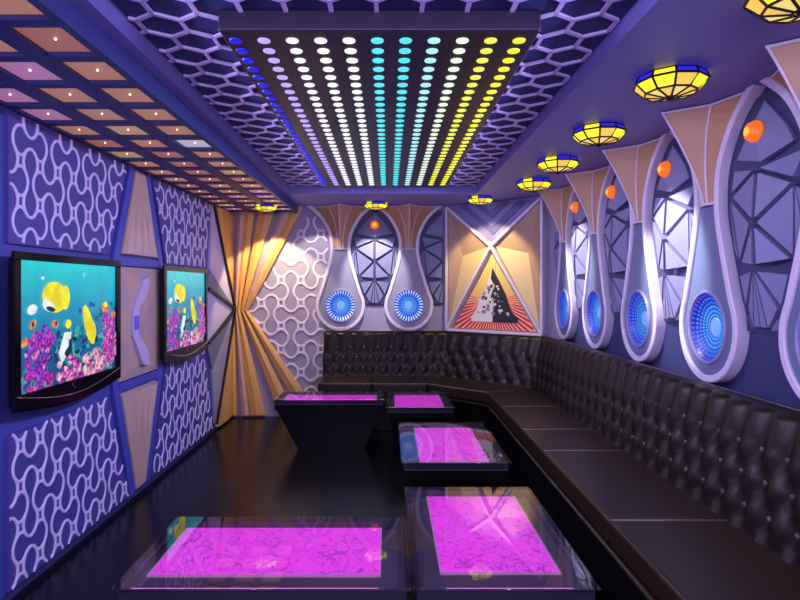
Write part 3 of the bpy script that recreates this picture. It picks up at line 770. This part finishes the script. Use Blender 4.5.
def sea():
    m = bpy.data.materials.new('reef_water'); m.use_nodes = True; nt = m.node_tree; b = nt.nodes['Principled BSDF']
    b.inputs['Base Color'].default_value = (0.01, 0.01, 0.01, 1); b.inputs['Roughness'].default_value = 0.25
    tc = nt.nodes.new('ShaderNodeTexCoord'); sp = nt.nodes.new('ShaderNodeSeparateXYZ'); nt.links.new(tc.outputs['Object'], sp.inputs[0])
    n = nt.nodes.new('ShaderNodeTexNoise'); n.inputs['Scale'].default_value = 7; nt.links.new(tc.outputs['Object'], n.inputs['Vector'])
    ma = nt.nodes.new('ShaderNodeMath'); ma.operation = 'MULTIPLY_ADD'; ma.inputs[1].default_value = 0.22; nt.links.new(n.outputs['Fac'], ma.inputs[0]); nt.links.new(sp.outputs['Z'], ma.inputs[2])
    mr = nt.nodes.new('ShaderNodeMapRange'); mr.inputs[1].default_value = 0.95; mr.inputs[2].default_value = 0.25; nt.links.new(ma.outputs[0], mr.inputs[0])
    r = nt.nodes.new('ShaderNodeValToRGB'); e = r.color_ramp.elements
    e[0].position = 0; e[0].color = (*water[0], 1); e[1].position = 1; e[1].color = (*water[5], 1)
    for k in range(1, 5):
        q = e.new(k/5); q.color = (*water[k], 1)
    nt.links.new(mr.outputs[0], r.inputs[0]); nt.links.new(r.outputs[0], b.inputs['Emission Color']); b.inputs['Emission Strength'].default_value = 1.0
    return m
wm=[sea()]*6; smats=wm+pm; lay=[0]
def blob(u,v,ru,rv,mi,rot=0,seg=14,jag=0.0,rn=random.Random(5)):
    lay[0]+=1; n=.0004+lay[0]*.000012; P=[]
    for k in range(seg):
        a=2*pi*k/seg; j=1+rn.uniform(-jag,jag); x,y=ru*cos(a)*j,rv*sin(a)*j
        P.append(sf.p(max(0,min(SW,u*SW+x*cos(rot)-y*sin(rot))),max(0,min(SH,v*SH+x*sin(rot)+y*cos(rot))),n))
    s.add(P,[tuple(range(seg))],6+mi)
rn=random.Random(11)
def clump(u,v,ru,rv,n,r,mis):
    for _ in range(n):
        a=rn.uniform(0,2*pi); q=sqrt(rn.random()); rr=r*rn.uniform(.6,1.2)
        blob(u+ru*q*cos(a),v+rv*q*sin(a),rr,rr*.9,rn.choice(mis),seg=8,jag=.45,rn=rn)
clump(.78,.42,.22,.10,26,.020,[9,9,3]); clump(.60,.74,.30,.20,110,.024,[3,3,7,9,3]); clump(.30,.70,.12,.12,30,.020,[9,3,7]); clump(.50,.98,.5,.10,50,.034,[0,8,3,1])
clump(.15,.78,.10,.24,120,.020,[0,8,0,8,1]); clump(.22,.60,.07,.08,20,.024,[8,8,0]); clump(.08,.93,.10,.09,20,.028,[0,3,8])
clump(.44,.90,.12,.10,50,.022,[1,1,0,2]); clump(.72,.90,.13,.12,60,.022,[2,1,2]); clump(.90,.60,.08,.16,60,.022,[8,1,0,8]); clump(.93,.78,.09,.16,50,.024,[1,0,1])
blob(.40,.70,.05,.10,5,.5,5,.2); blob(.43,.73,.035,.07,7,.4,5,.2); blob(.40,.68,.035,.07,5,.5,5,.1)
blob(.30,.285,.125,.092,4,.1); blob(.40,.29,.05,.075,4); blob(.24,.355,.06,.030,5,.3); blob(.26,.38,.045,.015,7,.2); blob(.21,.31,.02,.02,5)
blob(.655,.545,.050,.145,4,-.42); blob(.68,.60,.060,.080,4,-.4); blob(.745,.685,.02,.022,7)
blob(.10,.375,.045,.028,5,-.2); blob(.105,.49,.035,.022,6,-.7); blob(.105,.49,.012,.012,7); blob(.035,.62,.035,.022,6,-.6); blob(.30,.505,.035,.024,6,.2); blob(.31,.50,.010,.014,7)
blob(.43,.515,.032,.028,4); blob(.85,.40,.045,.035,6); blob(.86,.37,.03,.02,4); blob(.96,.47,.03,.025,6); blob(.19,.13,.014,.010,5); blob(.60,.09,.004,.016,5,.3)
s.build('screen',smats,tv,fix=False)
tv2=copy_tree(tv); tv2.location.y += 4.89-2.925
tag(tv2,'farther flat television showing a coral reef, left wall beside the faceted star','television','televisions on the left wall')

# ------------------------------------------------------------------ banquette sofa
SZ=-1.12
sofa=thing('banquette_sofa','long dark leather L shaped banquette with deep buttoned back along the end and right walls','sofa',(1.4,3.5,0))
BB=[(-.824,7.06),(.69,7.06),(1.62,6.30),(1.66,.5)]   # back base line
BT=[(-.824,7.215),(.755,7.215),(1.80,6.37),(1.865,.5)] # back top line
# subdivide with rounded corners
def path(P,Q,step=.028):
    out=[]; s_=0
    for i in range(len(P)-1):
        L=sqrt((P[i+1][0]-P[i][0])**2+(P[i+1][1]-P[i][1])**2); n=max(2,int(L/step))
        for k in range(n):
            t=k/n; a=(P[i][0]+(P[i+1][0]-P[i][0])*t,P[i][1]+(P[i+1][1]-P[i][1])*t); b_=(Q[i][0]+(Q[i+1][0]-Q[i][0])*t,Q[i][1]+(Q[i+1][1]-Q[i][1])*t)
            out.append((s_+L*t,a,b_))
        s_+=L
    out.append((s_,P[-1],Q[-1])); return out
pp=path(BB,BT)
def smooth(pp):
    for _ in range(10):
        q=list(pp)
        for i in range(1,len(pp)-1):
            q[i]=(pp[i][0],tuple((pp[i-1][1][d]+2*pp[i][1][d]+pp[i+1][1][d])/4 for d in range(2)),tuple((pp[i-1][2][d]+2*pp[i][2][d]+pp[i+1][2][d])/4 for d in range(2)))
        pp=q
    return pp
pp=smooth(pp)
P_,Q_=.168,.128; VTOP=.56
nv=30; V=[];nrm=[]
def backpt(i,v,puff):
    s_,a,b_=pp[i]; j0,j1=max(0,i-2),min(len(pp)-1,i+2)
    tx,ty=pp[j1][1][0]-pp[j0][1][0],pp[j1][1][1]-pp[j0][1][1]; L=sqrt(tx*tx+ty*ty); nx,ny=ty/L,-tx/L
    f=v/VTOP
    return Vector((a[0]+(b_[0]-a[0])*f+nx*puff,a[1]+(b_[1]-a[1])*f+ny*puff,Z(SZ-.02)+v)),Vector((nx,ny,0))
V0=.115
def puffh(s_,v):
    vv=v-V0; e1=s_/P_+vv/(2*Q_); e2=s_/P_-vv/(2*Q_)
    if v>V0+2*Q_:      # straight pleats above the top row of buttons
        c_=abs(sin(pi*(s_/P_)))**.5; h=.034*c_*(1-.0)+.004
        k=min(1,(v-V0-2*Q_)/.06); d=(abs(sin(pi*e1))*abs(sin(pi*e2)))**.45*.042
        return d*(1-k)+h*k
    return (abs(sin(pi*e1))*abs(sin(pi*e2)))**.45*.042
fs=[]; n=len(pp); vals=[VTOP*k/nv for k in range(nv+1)]
for i in range(n):
    for v in vals:
        h=puffh(pp[i][0],v)
        if v>VTOP-.05: h*=sqrt(max(0,1-((v-(VTOP-.05))/.05)**2))*.6+.4
        V.append(backpt(i,v,h)[0])
    p,nn=backpt(i,VTOP,0)       # rounded top, then back to the wall
    V.append(p-nn*.03+Vector((0,0,.014))); V.append(p-nn*.085+Vector((0,0,.006))); V.append(p-nn*.085-Vector((0,0,.5)))
R_=nv+1+3
for i in range(n-1):
    for k in range(R_-1): fs.append((i*R_+k,(i+1)*R_+k,(i+1)*R_+k+1,i*R_+k+1))
fs.append(tuple(range(R_))); fs.append(tuple((n-1)*R_+k for k in range(R_)))
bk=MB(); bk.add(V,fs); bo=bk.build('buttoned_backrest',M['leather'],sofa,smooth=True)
# piping along the top
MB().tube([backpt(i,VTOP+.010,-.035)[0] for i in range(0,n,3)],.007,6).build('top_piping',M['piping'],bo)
# buttons
pos=[]; smax=pp[-1][0]
for row in range(4):
    v=V0+(row-1)*Q_+0
    if v<.01: continue
    k=0
    off=0 if (row-1)%2==0 else .5
    while (k+off)*P_<smax-.05:
        s_=(k+off)*P_
        if s_>.03:
            i=min(range(len(pp)),key=lambda q:abs(pp[q][0]-s_)); p,nn=backpt(i,v,.004); pos.append((p,nn))
        k+=1
pos.sort(key=lambda q:(q[0]-cam.location).length)
vis=[q for q in pos if q[0].y>1.9]
bmesh_=MB().lathe(Frame((0,0,0),(1,0,0),(0,1,0),(0,0,1)),[(.016,0),(.016,.006),(.011,.012),(.005,.014)],10,cap1=True).build('button',M['button'],origin=(0,0,0),smooth=True)
bd=bmesh_.data; bmesh_.parent=bo
near,rest=vis[:100],vis[100:]
for idx,(p,nn) in enumerate(near):
    o=bmesh_ if idx==0 else bpy.data.objects.new('button',bd)
    if idx: COL.objects.link(o); o.parent=bo
    o.location=p-sofa.location; o.rotation_euler=nn.to_track_quat('Z','Y').to_euler()
r_=MB()
for p,nn in rest:
    u=nn.cross(Vector((0,0,1))).normalized(); r_.lathe(Frame(p,u,(0,0,1),nn),[(.016,0),(.016,.006),(.011,.012),(.005,.014)],8,cap1=True)
o=r_.build('button_field',M['button'],bo,smooth=True); o['kind']='stuff'
# seat cushions
FL=[(-.824,6.52),(.46,6.50),(1.062,5.97)]
def cushion(poly):
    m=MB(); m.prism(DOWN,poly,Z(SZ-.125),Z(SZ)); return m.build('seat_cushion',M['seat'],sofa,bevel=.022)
g_=.003
cushion([(-.82,6.52),(-.19-g_,6.51),(-.19-g_,7.085),(-.82,7.085)])
cushion([(-.19+g_,6.51),(.46-g_,6.50),(.69,7.085),(-.19+g_,7.085)])
cushion([(.46+g_,6.50),(1.062,5.97),(1.64,6.31),(.70,7.085)])
ys=[5.965,5.27,4.42,3.85,2.70,1.55,.50]
for a,b_ in zip(ys,ys[1:]):
    pl=[(1.062,b_+g_),(1.69,b_+g_),(1.69,a-g_),(1.062,a-g_)]
    if a==5.965: pl=[(1.062,b_+g_),(1.69,b_+g_),(1.655,6.29),(1.062,a-g_)]
    cushion(pl)
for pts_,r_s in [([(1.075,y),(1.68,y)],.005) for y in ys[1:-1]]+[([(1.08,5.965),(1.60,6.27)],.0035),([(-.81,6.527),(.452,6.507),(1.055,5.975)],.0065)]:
    MB().tube([Vector((x,y,Z(SZ-.005))) for x,y in pts_],r_s,6).build('seam_piping',M['piping'],sofa,smooth=True)  # added paler strips imitating highlights on the seams and rear front edge
bs=MB()
bs.prism(DOWN,[(-.80,6.56),(.475,6.54),(1.09,5.99),(1.09,.5),(1.85,.5),(1.85,6.33),(.74,7.2),(-.80,7.2)],0,Z(SZ-.125))
bs.build('sofa_base',M['lacquer'],sofa,bevel=.01)
bs=MB()
line=[(-.80,6.535),(.468,6.515),(1.072,5.98),(1.072,.5)]
bs.tube([Vector((x,y,Z(SZ-.150))) for x,y in line],.016,8)
bs.build('seat_piping',M['seat'],sofa,smooth=True)

# ------------------------------------------------------------------ glass top tables
TZ=-1.16
def table(x0,x1,y0,y1,pu,label,taper=(.0,.0,.0,.0),name='light_table'):
    """x/y: glass extent; pu: glowing panel extent; taper: inset at the floor on left,right,front,back"""
    t=thing(name,label,'table',((x0+x1)/2,(y0+y1)/2,0),'glass topped light tables')
    MB().box(DOWN,x0,x1,y0,y1,Z(TZ-.012),Z(TZ)).build('glass_top',M['glass'],t,bevel=.002)
    e=.02; a,b_,c_,d=taper
    zz=Z(TZ-.075)
    dk=MB().box(DOWN,x0+e,x1-e,y0+e,y1-e,Z(TZ-.060),Z(TZ-.052)).build('deck',M['deck'],t)
    zz=Z(TZ-.115); m=MB().box(DOWN,x0+e,x1-e,y0+e,y1-e,zz,Z(TZ-.060))
    m.taper(DOWN,[(x0+e+a,y0+e+c_),(x1-e-b_,y0+e+c_),(x1-e-b_,y1-e-d),(x0+e+a,y1-e-d)],0.0,[(x0+e+.02,y0+e+.02),(x1-e-.02,y0+e+.02),(x1-e-.02,y1-e-.02),(x0+e+.02,y1-e-.02)],zz)
    m.build('table_body',M['lacquer'],t)
    # rim that carries the glass, in four strips
    px0,px1,py0,py1=pu; m=MB(); q=.010
    for (u0,u1,v0,v1) in ((x0+e,x1-e,y0+e,y0+e+q),(x0+e,x1-e,y1-e-q,y1-e),(x0+e,x0+e+q,y0+e+q,y1-e-q),(x1-e-q,x1-e,y0+e+q,y1-e-q)):
        m.box(DOWN,u0,u1,v0,v1,Z(TZ-.052),Z(TZ-.012))
    m.build('glass_support',mat('smoked_edge',(0.03,0.025,0.04),0.15),t)
    p=MB().box(DOWN,px0,px1,py0,py1,Z(TZ-.052),Z(TZ-.045)).build('glowing_panel',M['magenta'],t)
    m=MB()
    for (u0,u1,v0,v1) in ((px0-.008,px1+.008,py0-.008,py0),(px0-.008,px1+.008,py1,py1+.008),(px0-.008,px0,py0,py1),(px1,px1+.008,py0,py1)):
        m.box(DOWN,u0,u1,v0,v1,Z(TZ-.052),Z(TZ-.043))
    m.build('panel_trim',mat('pale_pink_trim',(0.45,0.20,0.42),.3,emit=(.9,.35,.8),es=.25),p)
    if y0<3:
        MB().box(DOWN,px0,px1,y0+.034,y0+.038,Z(TZ-.022),Z(TZ-.013)).build('pink_edge_light',M['led'],t)  # glowing strip stands in for an LED reflection below the glass edge
    return t
table(-1.065,.090,2.145,2.83,(-1.0,-.038,2.345,2.80),'wide glass table with glowing magenta top, left of the front pair',(.18,.10,.12,.12))
table(.096,.820,2.145,3.25,(.228,.722,2.365,3.23),'glass table with glowing magenta top at the front, beside the sofa seat',(.10,.10,.10,.14))
table(.087,.820,3.70,4.84,(.226,.695,3.87,4.78),'middle glass table with magenta top reflecting a blue disc and red artwork',(.10,.10,.10,.14))
table(-.022,.655,5.41,6.27,(.075,.56,5.64,6.24),'small far glass table with magenta top near the sofa corner',(.10,.10,.10,.12))
table(-1.195,-.030,5.77,6.27,(-1.10,-.13,5.90,6.24),'far wide glass table with tapered black body in front of the golden fan',(.24,.20,.03,.08))
